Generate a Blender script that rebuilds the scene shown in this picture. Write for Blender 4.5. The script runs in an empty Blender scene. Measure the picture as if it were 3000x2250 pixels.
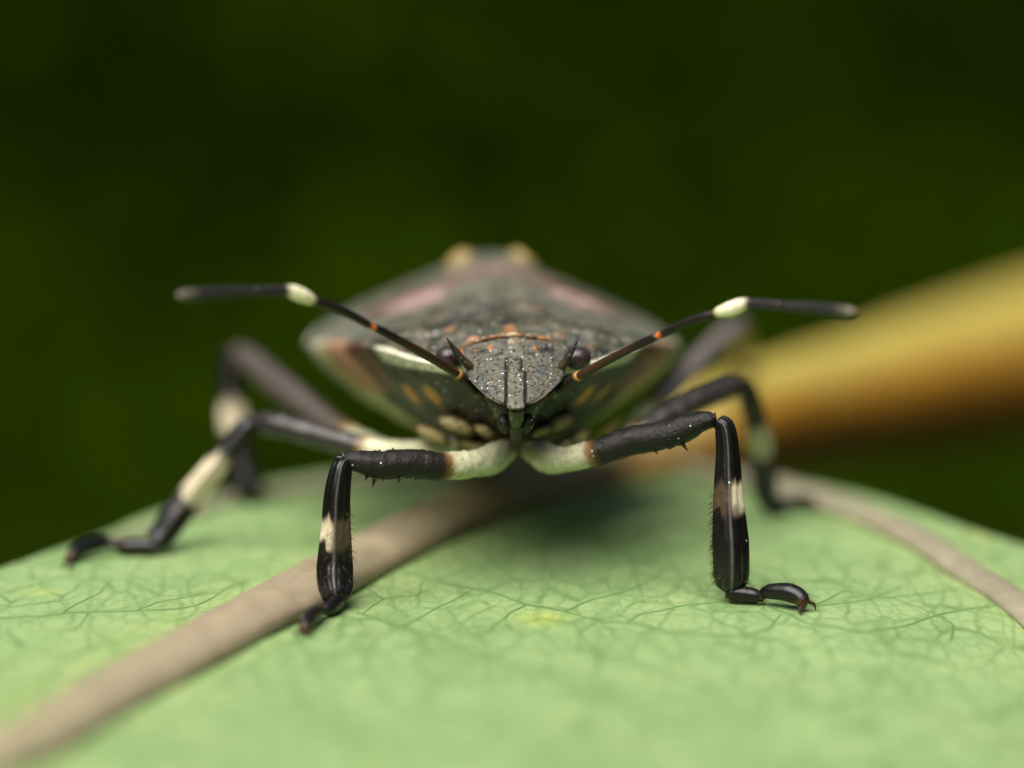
import bpy, bmesh, math, random
from mathutils import Vector, noise

# ------------------------------------------------------------------ scene, camera, light
# 1 Blender unit = 1 millimetre (macro scene)
S = bpy.context.scene
S.unit_settings.system = 'METRIC'
S.unit_settings.scale_length = 0.001
S.unit_settings.length_unit = 'MILLIMETERS'
COL = S.collection
R = math.radians

PITCH = R(10.0)
DIST = 60.0                       # working distance, mm
F0 = Vector((0, 0, 4.24))         # point in focus
FWD = Vector((0, math.cos(PITCH), -math.sin(PITCH)))
UPV = Vector((0, math.sin(PITCH), math.cos(PITCH)))
RGT = Vector((1, 0, 0))
CAM = F0 - FWD * DIST

cd = bpy.data.cameras.new('camera')
cam = bpy.data.objects.new('camera', cd); COL.objects.link(cam)
cam.location = CAM
cam.rotation_euler = (math.pi / 2 - PITCH, 0, 0)
cd.sensor_width = 36; cd.lens = 36 * DIST / 20.0
cd.clip_start = 0.5; cd.clip_end = 20000
cd.dof.use_dof = True
cd.dof.focus_distance = DIST
APERTURE_RADIUS = 1.75
cd.dof.aperture_fstop = cd.lens * 1e-3 / (2 * APERTURE_RADIUS)
S.camera = cam

w = bpy.data.worlds.new('World'); S.world = w; w.use_nodes = True
nt = w.node_tree; nt.nodes.clear()
SUN_EL, SUN_AZ = R(62), R(-150)    # azimuth measured from +Y (behind the bug) towards +X
sky = nt.nodes.new('ShaderNodeTexSky'); sky.sky_type = 'NISHITA'; sky.sun_disc = False
sky.sun_elevation = SUN_EL; sky.sun_rotation = SUN_AZ
bg = nt.nodes.new('ShaderNodeBackground'); bg.inputs[1].default_value = 0.055
wo = nt.nodes.new('ShaderNodeOutputWorld')
nt.links.new(sky.outputs[0], bg.inputs[0]); nt.links.new(bg.outputs[0], wo.inputs[0])

sl = bpy.data.lights.new('sun', 'SUN'); sl.energy = 4.6; sl.angle = R(58); sl.color = (1, 0.95, 0.86)
so = bpy.data.objects.new('sun', sl); COL.objects.link(so)
sdir = Vector((math.sin(SUN_AZ) * math.cos(SUN_EL), math.cos(SUN_AZ) * math.cos(SUN_EL), math.sin(SUN_EL)))
so.rotation_euler = (-sdir).to_track_quat('-Z', 'Y').to_euler()
so.location = (0, 0, 200)

S.view_settings.view_transform = 'Standard'; S.view_settings.look = 'None'
S.view_settings.exposure = 0.62; S.view_settings.gamma = 1.0
S.view_settings.use_curve_mapping = False
S.render.engine = 'CYCLES'

# ------------------------------------------------------------------ helpers
def P(px, py, d=0.0):
    """world point seen at photo pixel (px,py), d mm beyond the focal plane"""
    k = 1 + d / DIST
    return F0 + FWD * d + RGT * ((px - 1500) / 150 * k) + UPV * ((1125 - py) / 150 * k)

def zleaf(x, y):
    n = Vector((x * 0.12, y * 0.12, 3.1))
    z = 0.10 * noise.noise(n * 1.3) + 0.05 * noise.noise(n * 3.7)
    # the blade sags away on both sides of the midrib
    s = (x - (-4.9 + 0.50 * y))            # signed offset from the midrib line
    if s < -4: z -= 0.012 * (s + 4) ** 2 * (1 if y > -8 else 0.6)
    if s > 9: z -= 0.014 * (s - 9) ** 2
    return z

def L(px, py, lift=0.0):
    """world point on the leaf surface seen at photo pixel"""
    ray = (P(px, py, 0) - CAM)
    z = 0.0
    for _ in range(12):
        t = (z - CAM.z) / ray.z
        p = CAM + ray * t
        z = zleaf(p.x, p.y)
    return Vector((p.x, p.y, z + lift))

def mm(rpx, p):
    """radius given in photo pixels at world point p -> mm"""
    return rpx / 150 * ((p - CAM).dot(FWD) / DIST)

def lerp(a, b, t): return a + (b - a) * t
def interp(tab, x):
    if x <= tab[0][0]: return tab[0][1]
    for (x0, y0), (x1, y1) in zip(tab, tab[1:]):
        if x <= x1:
            t = (x - x0) / (x1 - x0)
            if isinstance(y0, tuple): return tuple(lerp(a, b, t) for a, b in zip(y0, y1))
            return lerp(y0, y1, t)
    return tab[-1][1]
def sinterp(tab, x):
    """smooth (Catmull-Rom / Hermite) table lookup"""
    if x <= tab[0][0]: return tab[0][1]
    if x >= tab[-1][0]: return tab[-1][1]
    for i in range(len(tab) - 1):
        x0, y0 = tab[i]; x1, y1 = tab[i + 1]
        if x <= x1:
            h = x1 - x0; t = (x - x0) / h
            def slope(j):
                if j <= 0 or j >= len(tab) - 1:
                    a, b = (0, 1) if j <= 0 else (-2, -1)
                    return (tab[b][1] - tab[a][1]) / (tab[b][0] - tab[a][0])
                return (tab[j + 1][1] - tab[j - 1][1]) / (tab[j + 1][0] - tab[j - 1][0])
            m0, m1 = slope(i) * h, slope(i + 1) * h
            return ((2*t**3 - 3*t*t + 1) * y0 + (t**3 - 2*t*t + t) * m0 + (-2*t**3 + 3*t*t) * y1 + (t**3 - t*t) * m1)
def smooth(e0, e1, x):
    t = max(0, min(1, (x - e0) / (e1 - e0))); return t * t * (3 - 2 * t)
def mixc(a, b, t): return tuple(lerp(p, q, t) for p, q in zip(a, b))

class MB:
    def __init__(self): self.v = []; self.f = []; self.c = []
    def add(self, vs, fs, cs):
        o = len(self.v); self.v += vs; self.c += cs
        self.f += [tuple(i + o for i in f) for f in fs]
    def build(self, name, mat, parent=None, origin=None, smooth_=True):
        o0 = Vector(origin) if origin is not None else Vector((0, 0, 0))
        me = bpy.data.meshes.new(name)
        me.from_pydata([tuple(Vector(v) - o0) for v in self.v], [], self.f)
        a = me.color_attributes.new('Col', 'FLOAT_COLOR', 'POINT')
        flat = []
        for c in self.c: flat += [c[0], c[1], c[2], 1.0]
        a.data.foreach_set('color', flat)
        if smooth_: me.polygons.foreach_set('use_smooth', [True] * len(me.polygons))
        me.materials.append(mat); me.update()
        ob = bpy.data.objects.new(name, me); COL.objects.link(ob)
        if parent is not None: ob.parent = parent
        return ob

def resample(pts, n):
    """Catmull-Rom through pts, n samples; returns points and parameter 0..1"""
    m = len(pts) - 1
    ext = [pts[0] * 2 - pts[1]] + list(pts) + [pts[-1] * 2 - pts[-2]]
    lens = [0]
    for a, b in zip(pts, pts[1:]): lens.append(lens[-1] + (b - a).length)
    out = []; ts = []
    for k in range(n):
        s = lens[-1] * k / (n - 1)
        i = 0
        while i < m - 1 and s > lens[i + 1]: i += 1
        t = (s - lens[i]) / max(1e-9, lens[i + 1] - lens[i])
        p0, p1, p2, p3 = ext[i:i + 4]
        out.append(0.5 * ((2 * p1) + (p2 - p0) * t + (2 * p0 - 5 * p1 + 4 * p2 - p3) * t * t + (3 * p1 - p0 - 3 * p2 + p3) * t ** 3))
        ts.append(k / (n - 1))
    return out, ts

def tube(mb, pts, rad, col, n=24, seg=14, sect=None, ref=None, flat=1.0, rough=0.0, seed=0, cap=True, straight=False):
    """swept tube. rad: table t->radius mm; col: function(t,phi)->rgb or rgb; sect: function(phi,t)->scale
       phi=0 points to the side, phi=pi/2 towards the camera"""
    ref = ref or -FWD
    if straight: cp = [lerp(pts[0], pts[-1], k / (n - 1)) for k in range(n)]; ts = [k / (n - 1) for k in range(n)]
    else: cp, ts = resample(pts, n)
    vs = []; cs = []; fs = []
    for k, (c, t) in enumerate(zip(cp, ts)):
        tg = (cp[min(k + 1, n - 1)] - cp[max(k - 1, 0)]).normalized()
        n1 = tg.cross(ref)
        if n1.length < 1e-3: n1 = tg.cross(Vector((0.3, 0.2, 1)))
        n1.normalize(); n2 = n1.cross(tg); n2.normalize()
        if n2.dot(ref) < 0: n2 = -n2
        r = interp(rad, t) if isinstance(rad, list) else rad
        for j in range(seg):
            ph = 2 * math.pi * j / seg
            s = sect(ph, t) if sect else 1.0
            p = c + (n1 * math.cos(ph) + n2 * math.sin(ph) * flat) * r * s
            if rough: p += (p - c).normalized() * rough * noise.noise(p * 9 + Vector((seed, 0, 0)))
            vs.append(p); cs.append(col(t, ph) if callable(col) else col)
    for k in range(n - 1):
        for j in range(seg):
            a = k * seg + j; b = k * seg + (j + 1) % seg
            fs.append((a, b, b + seg, a + seg))
    if cap:
        for k, sgn in ((0, -1), (n - 1, 1)):
            vs.append(cp[k] + (cp[k] - cp[k - sgn]).normalized() * 0.35 * (interp(rad, ts[k]) if isinstance(rad, list) else rad)); cs.append(cs[k * seg])
            ci = len(vs) - 1
            for j in range(seg):
                a = k * seg + j; b = k * seg + (j + 1) % seg
                fs.append((b, a, ci) if k == 0 else (a, b, ci))
    mb.add(vs, fs, cs)

def cone(mb, base, tip, r, col, seg=5, tipcol=None):
    ax = (tip - base).normalized()
    n1 = ax.cross(Vector((0.31, 0.2, 0.93)))
    n1.normalize(); n2 = ax.cross(n1)
    vs = [base + (n1 * math.cos(2 * math.pi * j / seg) + n2 * math.sin(2 * math.pi * j / seg)) * r for j in range(seg)] + [tip]
    mb.add(vs, [(j, (j + 1) % seg, seg) for j in range(seg)], [col] * seg + [tipcol or col])

def ellipsoid(mb, c, ax, col, nu=20, nv=12):
    """ax: three half-axis vectors"""
    vs = []; cs = []; fs = []
    for i in range(nv + 1):
        th = math.pi * i / nv
        for j in range(nu):
            ph = 2 * math.pi * j / nu
            q = (math.sin(th) * math.cos(ph), math.sin(th) * math.sin(ph), math.cos(th))
            vs.append(c + ax[0] * q[0] + ax[1] * q[1] + ax[2] * q[2])
            cs.append(col(q) if callable(col) else col)
    for i in range(nv):
        for j in range(nu):
            a = i * nu + j; b = i * nu + (j + 1) % nu
            fs.append((a, a + nu, b + nu, b))
    mb.add(vs, fs, cs)

# ------------------------------------------------------------------ materials
def new_mat(name):
    m = bpy.data.materials.new(name); m.use_nodes = True
    t = m.node_tree; b = t.nodes['Principled BSDF']
    return m, t, b
def nd(t, typ, **kw):
    n = t.nodes.new(typ)
    for k, v in kw.items(): setattr(n, k, v)
    return n
def ramp(t, pos):
    n = t.nodes.new('ShaderNodeValToRGB'); e = n.color_ramp.elements
    while len(e) < len(pos): e.new(0.5)
    for i, (p, c) in enumerate(pos):
        e[i].position = p; e[i].color = (c, c, c, 1) if not isinstance(c, tuple) else (*c, 1)
    return n
def mixrgb(t, a, b, fac, mode='MIX'):
    n = nd(t, 'ShaderNodeMix', data_type='RGBA', blend_type=mode)
    for s, x in ((6, a), (7, b), (0, fac)):
        if isinstance(x, (int, float)): n.inputs[s].default_value = x
        elif isinstance(x, tuple): n.inputs[s].default_value = (*x, 1)
        else: t.links.new(x, n.inputs[s])
    return n.outputs[2]

def cuticle(name, rough=0.42, pits=True, pit_scale=11.0, gran=0.5, bump=0.35, spec=0.5, pit=1.0, fine=0.0):
    m, t, b = new_mat(name)
    at = nd(t, 'ShaderNodeAttribute', attribute_name='Col')
    tc = nd(t, 'ShaderNodeTexCoord')
    nz = nd(t, 'ShaderNodeTexNoise'); nz.inputs['Scale'].default_value = 6; nz.inputs['Detail'].default_value = 6; nz.inputs['Roughness'].default_value = 0.7
    t.links.new(tc.outputs['Object'], nz.inputs['Vector'])
    r = ramp(t, [(0.3, 0.55), (0.72, 1.35)]); t.links.new(nz.outputs['Fac'], r.inputs[0])
    col = mixrgb(t, at.outputs['Color'], r.outputs[0], 0.75, 'MULTIPLY')
    nf = nd(t, 'ShaderNodeTexNoise'); nf.inputs['Scale'].default_value = 24; nf.inputs['Detail'].default_value = 3
    t.links.new(tc.outputs['Object'], nf.inputs['Vector'])
    rf = ramp(t, [(0.32, (0.45, 0.47, 0.44)), (0.70, (1.6, 1.5, 1.35))]); t.links.new(nf.outputs['Fac'], rf.inputs[0])
    col = mixrgb(t, col, rf.outputs[0], fine, 'MULTIPLY')
    hgt = nz.outputs['Fac']
    if pits:
        v = nd(t, 'ShaderNodeTexVoronoi'); v.inputs['Scale'].default_value = pit_scale
        t.links.new(tc.outputs['Object'], v.inputs['Vector'])
        pr = ramp(t, [(0.20, 0.0), (0.36, 1.0)]); t.links.new(v.outputs['Distance'], pr.inputs[0])
        # dark pits in about half the cells, pale granules in a few, their sparkle put into the colour
        sx = nd(t, 'ShaderNodeSeparateColor'); t.links.new(v.outputs['Color'], sx.inputs[0])
        sel = nd(t, 'ShaderNodeMath', operation='GREATER_THAN'); sel.inputs[1].default_value = 0.45
        t.links.new(sx.outputs[0], sel.inputs[0])
        inv = nd(t, 'ShaderNodeMath', operation='SUBTRACT'); inv.inputs[0].default_value = 1; t.links.new(pr.outputs[0], inv.inputs[1])
        pm = nd(t, 'ShaderNodeMath', operation='MULTIPLY'); t.links.new(inv.outputs[0], pm.inputs[0]); t.links.new(sel.outputs[0], pm.inputs[1])
        pk = nd(t, 'ShaderNodeMath', operation='MULTIPLY'); t.links.new(pm.outputs[0], pk.inputs[0]); pk.inputs[1].default_value = pit
        pm = pk
        col = mixrgb(t, col, (0.012, 0.011, 0.009), pm.outputs[0])
        v2 = nd(t, 'ShaderNodeTexVoronoi'); v2.inputs['Scale'].default_value = pit_scale * 0.85
        mp = nd(t, 'ShaderNodeMapping'); mp.inputs['Location'].default_value = (3.3, 1.7, 9.1)
        t.links.new(tc.outputs['Object'], mp.inputs[0]); t.links.new(mp.outputs[0], v2.inputs['Vector'])
        gr = ramp(t, [(0.13, 1.0), (0.22, 0.0)]); t.links.new(v2.outputs['Distance'], gr.inputs[0])
        s2 = nd(t, 'ShaderNodeSeparateColor'); t.links.new(v2.outputs['Color'], s2.inputs[0])
        sg = nd(t, 'ShaderNodeMath', operation='GREATER_THAN'); sg.inputs[1].default_value = 1 - gran
        t.links.new(s2.outputs[1], sg.inputs[0])
        gm = nd(t, 'ShaderNodeMath', operation='MULTIPLY'); t.links.new(gr.outputs[0], gm.inputs[0]); t.links.new(sg.outputs[0], gm.inputs[1])
        col = mixrgb(t, col, (0.72, 0.74, 0.72), gm.outputs[0])
        h1 = nd(t, 'ShaderNodeMath', operation='SUBTRACT'); t.links.new(gm.outputs[0], h1.inputs[0]); t.links.new(pm.outputs[0], h1.inputs[1])
        h2 = nd(t, 'ShaderNodeMath', operation='MULTIPLY_ADD'); h2.inputs[1].default_value = 0.8
        t.links.new(nz.outputs['Fac'], h2.inputs[0]); t.links.new(h1.outputs[0], h2.inputs[2])
        hgt = h2.outputs[0]
    bp = nd(t, 'ShaderNodeBump'); bp.inputs['Strength'].default_value = bump; bp.inputs['Distance'].default_value = 0.05
    t.links.new(hgt, bp.inputs['Height']); t.links.new(bp.outputs[0], b.inputs['Normal'])
    t.links.new(col, b.inputs['Base Color'])
    b.inputs['Roughness'].default_value = rough
    b.inputs['Specular IOR Level'].default_value = spec
    return m

M_BODY = cuticle('body_cuticle', rough=0.40, pit_scale=11, gran=0.40, bump=0.6, spec=0.38, fine=0.85)
M_LEG = cuticle('leg_cuticle', rough=0.30, pit_scale=9, gran=0.03, bump=0.3, spec=0.4, pit=0.0)
M_FEM = cuticle('femur_cuticle', rough=0.48, pit_scale=10, gran=0.08, bump=0.8, spec=0.33, pit=.2)
M_ANT = cuticle('antenna_cuticle', rough=0.36, pits=False, bump=0.15, spec=0.32)
M_FEM2 = cuticle('smooth_femur_cuticle', rough=0.30, pit_scale=10, gran=0.05, bump=0.25, spec=0.5, pit=.3)
M_HAIR = cuticle('bristle', rough=0.35, pits=False, bump=0.0)

# compound eye: fine facet lattice
M_EYE, t, b = new_mat('compound_eye')
tc = nd(t, 'ShaderNodeTexCoord')
v = nd(t, 'ShaderNodeTexVoronoi'); v.inputs['Scale'].default_value = 34; v.inputs['Randomness'].default_value = 0.25
t.links.new(tc.outputs['Object'], v.inputs['Vector'])
r = ramp(t, [(0.15, (0.12, 0.085, 0.078)), (0.5, (0.018, 0.009, 0.009))]); t.links.new(v.outputs['Distance'], r.inputs[0])
t.links.new(r.outputs[0], b.inputs['Base Color']); b.inputs['Roughness'].default_value = 0.28
bp = nd(t, 'ShaderNodeBump'); bp.inputs['Strength'].default_value = 0.3; bp.inputs['Distance'].default_value = 0.02; bp.invert = True
t.links.new(v.outputs['Distance'], bp.inputs['Height']); t.links.new(bp.outputs[0], b.inputs['Normal'])

def leaf_material():
    m, t, b = new_mat('leaf_blade')
    tc = nd(t, 'ShaderNodeTexCoord')
    # distort the coordinates so the veinlets wander
    nz = nd(t, 'ShaderNodeTexNoise'); nz.inputs['Scale'].default_value = 1.7; nz.inputs['Detail'].default_value = 3
    t.links.new(tc.outputs['Object'], nz.inputs['Vector'])
    sb = nd(t, 'ShaderNodeVectorMath', operation='SUBTRACT'); sb.inputs[1].default_value = (0.5, 0.5, 0.5)
    t.links.new(nz.outputs['Color'], sb.inputs[0])
    ml = nd(t, 'ShaderNodeVectorMath', operation='SCALE'); ml.inputs['Scale'].default_value = 0.24
    t.links.new(sb.outputs[0], ml.inputs[0])
    ad = nd(t, 'ShaderNodeVectorMath', operation='ADD'); t.links.new(tc.outputs['Object'], ad.inputs[0]); t.links.new(ml.outputs[0], ad.inputs[1])
    mpn = nd(t, 'ShaderNodeMapping'); mpn.inputs['Scale'].default_value = (1, 0.5, 0)
    t.links.new(ad.outputs[0], mpn.inputs[0])
    def veins(scale, w0, w1):
        v = nd(t, 'ShaderNodeTexVoronoi', feature='DISTANCE_TO_EDGE'); v.inputs['Scale'].default_value = scale
        t.links.new(mpn.outputs[0], v.inputs['Vector'])
        r = ramp(t, [(w0, 1.0), (w1, 0.0)]); t.links.new(v.outputs['Distance'], r.inputs[0]); return r.outputs[0]
    big = veins(0.36, 0.006, 0.030)
    med = veins(1.25, 0.015, 0.07)
    fin = veins(2.9, 0.03, 0.14)
    fnz = nd(t, 'ShaderNodeTexNoise'); fnz.inputs['Scale'].default_value = 0.45; fnz.inputs['Detail'].default_value = 4
    t.links.new(tc.outputs['Object'], fnz.inputs['Vector'])
    fr = ramp(t, [(0.32, (0.27, 0.415, 0.165)), (0.5, (0.32, 0.465, 0.195)), (0.70, (0.37, 0.50, 0.215))]); t.links.new(fnz.outputs['Fac'], fr.inputs[0])
    sp = nd(t, 'ShaderNodeTexNoise'); sp.inputs['Scale'].default_value = 9; sp.inputs['Detail'].default_value = 5; sp.inputs['Roughness'].default_value = 0.75
    t.links.new(tc.outputs['Object'], sp.inputs['Vector'])
    spr = ramp(t, [(0.3, 0.86), (0.7, 1.12)]); t.links.new(sp.outputs['Fac'], spr.inputs[0])
    col = mixrgb(t, fr.outputs[0], spr.outputs[0], 1.0, 'MULTIPLY')
    fade = nd(t, 'ShaderNodeTexNoise'); fade.inputs['Scale'].default_value = 1.3
    t.links.new(tc.outputs['Object'], fade.inputs['Vector'])
    fdr = ramp(t, [(0.38, 0.62), (0.60, 1.0)]); t.links.new(fade.outputs['Fac'], fdr.inputs[0])
    def amt(x, k, patchy=True):
        n = nd(t, 'ShaderNodeMath', operation='MULTIPLY'); t.links.new(x, n.inputs[0]); n.inputs[1].default_value = k
        if patchy:
            n2 = nd(t, 'ShaderNodeMath', operation='MULTIPLY'); t.links.new(n.outputs[0], n2.inputs[0]); t.links.new(fdr.outputs[0], n2.inputs[1]); return n2.outputs[0]
        return n.outputs[0]
    at = nd(t, 'ShaderNodeAttribute', attribute_name='Col')
    ats = nd(t, 'ShaderNodeSeparateColor'); t.links.new(at.outputs['Color'], ats.inputs[0])
    col = mixrgb(t, col, (0.44, 0.53, 0.19), amt(ats.outputs[0], 0.75, False))
    col = mixrgb(t, col, (0.56, 0.62, 0.13), amt(ats.outputs[2], 0.8, False))
    vc = (0.125, 0.24, 0.07)
    col = mixrgb(t, col, vc, amt(fin, 0.34))
    col = mixrgb(t, col, vc, amt(med, 0.52))
    col = mixrgb(t, col, vc, amt(big, 0.35))
    # yellow blemishes
    v = nd(t, 'ShaderNodeTexVoronoi'); v.inputs['Scale'].default_value = 0.19; t.links.new(tc.outputs['Object'], v.inputs['Vector'])
    yr = ramp(t, [(0.02, 0.35), (0.10, 0.0)]); t.links.new(v.outputs['Distance'], yr.inputs[0])
    col = mixrgb(t, col, (0.62, 0.66, 0.16), yr.outputs[0])
    t.links.new(col, b.inputs['Base Color'])
    b.inputs['Roughness'].default_value = 0.5; b.inputs['Specular IOR Level'].default_value = 0.35
    bp = nd(t, 'ShaderNodeBump'); bp.inputs['Strength'].default_value = 0.25; bp.inputs['Distance'].default_value = 0.06
    sm = nd(t, 'ShaderNodeMath', operation='ADD'); t.links.new(amt(med, 0.8), sm.inputs[0]); t.links.new(sp.outputs['Fac'], sm.inputs[1])
    t.links.new(sm.outputs[0], bp.inputs['Height']); t.links.new(bp.outputs[0], b.inputs['Normal'])
    tr = nd(t, 'ShaderNodeBsdfTranslucent'); t.links.new(col, tr.inputs['Color'])
    mx = nd(t, 'ShaderNodeMixShader'); mx.inputs[0].default_value = 0.25
    t.links.new(b.outputs[0], mx.inputs[1]); t.links.new(tr.outputs[0], mx.inputs[2])
    t.links.new(mx.outputs[0], t.nodes['Material Output'].inputs['Surface'])
    return m
M_LEAF = leaf_material()

def stalk_material(name, rough=0.5, sss=0.25):
    m, t, b = new_mat(name)
    at = nd(t, 'ShaderNodeAttribute', attribute_name='Col')
    tc = nd(t, 'ShaderNodeTexCoord')
    nz = nd(t, 'ShaderNodeTexNoise'); nz.inputs['Scale'].default_value = 1.6; nz.inputs['Detail'].default_value = 7; nz.inputs['Roughness'].default_value = 0.65
    t.links.new(tc.outputs['Object'], nz.inputs['Vector'])
    r = ramp(t, [(0.3, 0.75), (0.7, 1.2)]); t.links.new(nz.outputs['Fac'], r.inputs[0])
    col = mixrgb(t, at.outputs['Color'], r.outputs[0], 0.8, 'MULTIPLY')
    t.links.new(col, b.inputs['Base Color'])
    b.inputs['Roughness'].default_value = rough; b.inputs['Specular IOR Level'].default_value = 0.4
    b.inputs['Subsurface Weight'].default_value = sss; b.inputs['Subsurface Radius'].default_value = (0.5, 0.35, 0.1)
    b.inputs['Subsurface Scale'].default_value = 1.0
    bp = nd(t, 'ShaderNodeBump'); bp.inputs['Strength'].default_value = 0.25; bp.inputs['Distance'].default_value = 0.08
    t.links.new(nz.outputs['Fac'], bp.inputs['Height']); t.links.new(bp.outputs[0], b.inputs['Normal'])
    return m
M_STALK = stalk_material('vein_and_stalk')
M_VEINLET = stalk_material('veinlet', sss=0.0)

def plain(name, c0, c1, scale, rough=0.7):
    m, t, b = new_mat(name)
    tc = nd(t, 'ShaderNodeTexCoord')
    nz = nd(t, 'ShaderNodeTexNoise'); nz.inputs['Scale'].default_value = scale; nz.inputs['Detail'].default_value = 5
    t.links.new(tc.outputs['Object'], nz.inputs['Vector'])
    r = ramp(t, [(0.35, c0), (0.65, c1)]); t.links.new(nz.outputs['Fac'], r.inputs[0])
    t.links.new(r.outputs[0], b.inputs['Base Color']); b.inputs['Roughness'].default_value = rough
    b.inputs['Specular IOR Level'].default_value = 0.0
    return m
M_GROUND = plain('dark_soil', (0.020, 0.026, 0.006), (0.035, 0.045, 0.010), 0.01, 0.9)
M_HEDGE = plain('hedge_foliage', (0.0195, 0.039, 0.0005), (0.021, 0.041, 0.0006), 0.01, 0.8)

def tag(o, label=None, cat=None, kind=None, group=None):
    if label: o['label'] = label
    if cat: o['category'] = cat
    if kind: o['kind'] = kind
    if group: o['group'] = group
    return o
def empty(name, loc):
    e = bpy.data.objects.new(name, None); COL.objects.link(e); e.location = loc; e.empty_display_size = 1; return e

# ------------------------------------------------------------------ setting: ground and far foliage
GZ = -420.0
mb = MB()
n = 24
for i in range(n + 1):
    for j in range(n + 1):
        x = (i / n - 0.5) * 16000; y = (j / n - 0.5) * 16000
        mb.v.append((x, y, GZ + 6 * noise.noise(Vector((x * 0.002, y * 0.002, 0))))); mb.c.append((0, 0, 0))
mb.f = [(i * (n + 1) + j, (i + 1) * (n + 1) + j, (i + 1) * (n + 1) + j + 1, i * (n + 1) + j + 1) for i in range(n) for j in range(n)]
tag(mb.build('ground', M_GROUND), kind='structure')

rng = random.Random(5)
def lean(z): return interp([(GZ, 0), (-210, 240), (-120, 285), (100, 290), (300, 340), (1500, 1200)], z)
mb = MB()
def add_leaf(c, nrm, size, roll):
    t1 = nrm.cross(Vector((0, 0, 1)))
    if t1.length < 0.1: t1 = Vector((1, 0, 0))
    t1.normalize(); t2 = nrm.cross(t1)
    a = t1 * math.cos(roll) + t2 * math.sin(roll); b_ = nrm.cross(a)
    w_ = size * 0.42
    pr = [(-1, 0, 0), (-0.35, 0.9, .12), (0.35, 0.75, .12), (1, 0, -.1), (0.35, -0.75, .12), (-0.35, -0.9, .12)]
    vs = [c + a * (u * size) + b_ * (v_ * w_) + nrm * (h * size) for u, v_, h in pr] + [c]
    mb.add(vs, [(6, 0, 1), (6, 1, 2), (6, 2, 3), (6, 3, 4), (6, 4, 5), (6, 5, 0)], [(0, 0, 0)] * 7)
for k in range(60000):
    ang = rng.uniform(-math.pi, math.pi)  # full circle: the unseen arc is added to cut sky fill
    rad_ = rng.uniform(1480, 1800)
    z = rng.uniform(GZ, 1500)
    c = Vector((math.sin(ang) * rad_ * 1.25, math.cos(ang) * rad_ - 60, z))
    c += Vector((math.sin(ang), math.cos(ang), 0)) * lean(z)
    nr = Vector((rng.uniform(-1, 1), rng.uniform(-1, 1), rng.uniform(0.1, 1.3))).normalized()
    add_leaf(c, nr, rng.uniform(20, 38), rng.uniform(0, 6.28))
for i in range(49):                      # dense inner mass of the hedge
    for j in range(9):
        ang = -math.pi + math.pi * i / 24; z = GZ - 20 + j * 260
        rr_ = 1780 + 60 * noise.noise(Vector((math.cos(ang) * 5, math.sin(ang) * 5, z * .004)))
        mb.v.append(Vector((math.sin(ang) * rr_ * 1.25, math.cos(ang) * rr_ - 60, z)) + Vector((math.sin(ang), math.cos(ang), 0)) * lean(z)); mb.c.append((0, 0, 0))
o_ = len(mb.v) - 441
mb.f += [(o_ + i * 9 + j, o_ + (i + 1) * 9 + j, o_ + (i + 1) * 9 + j + 1, o_ + i * 9 + j + 1) for i in range(48) for j in range(8)]
tag(mb.build('hedge', M_HEDGE, smooth_=False), 'dark green hedge out of focus behind the insect, its unseen ring added to block sky light', 'hedge', 'stuff')

# ------------------------------------------------------------------ the leaf
outline = [(3.6, 13.2), (-1.5, 13.0), (-6.5, 10.6), (-10.6, 2.6), (-16, -6), (-22, -18), (-26, -32), (-27, -47),
           (-18, -42), (-6, -36), (6, -28), (14, -18), (17, -8), (15.5, 0), (12.6, 4.0), (10.2, 6.4), (7.6, 9.9), (5.0, 12.3)]
pts = [Vector((x, y, 0)) for x, y in outline]
NA, NR = 260, 110
closed = pts + pts[:1]
m_ = len(pts); bnd = []
for k in range(NA):
    s = k / NA * m_; i = int(s); t_ = s - i
    p0, p1, p2, p3 = pts[(i - 1) % m_], pts[i % m_], pts[(i + 1) % m_], pts[(i + 2) % m_]
    bnd.append(0.5 * ((2 * p1) + (p2 - p0) * t_ + (2 * p0 - 5 * p1 + 4 * p2 - p3) * t_ ** 2 + (3 * p1 - p0 - 3 * p2 + p3) * t_ ** 3))
cen = Vector((-3, -5, 0))
leaf = empty('leaf', (0, 0, 0))
tag(leaf, 'pale green veined leaf with brown midrib and thick yellow-brown stalk, under the insect', 'leaf')
def leaf_sheet(dz):
    vs = []
    for rr in range(1, NR + 1):
        f = (rr / NR) ** 0.8
        for p in bnd:
            q = cen + (p - cen) * f
            vs.append(Vector((q.x, q.y, zleaf(q.x, q.y) + dz)))
    vs.append(Vector((cen.x, cen.y, zleaf(cen.x, cen.y) + dz)))
    return vs
top = leaf_sheet(0); bot = leaf_sheet(-0.28)
nv = len(top); fs = []
for rr in range(NR - 1):
    for k in range(NA):
        a = rr * NA + k; b_ = rr * NA + (k + 1) % NA
        fs.append((a, a + NA, b_ + NA, b_)); fs.append((a + nv, b_ + nv, b_ + NA + nv, a + NA + nv))
for k in range(NA):
    a = k; b_ = (k + 1) % NA
    fs.append((nv - 1, a, b_)); fs.append((2 * nv - 1, b_ + nv, a + nv))
    a = (NR - 1) * NA + k; b_ = (NR - 1) * NA + (k + 1) % NA
    fs.append((a, a + nv, b_ + nv, b_))
BL = L(1585, 1812)
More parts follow.
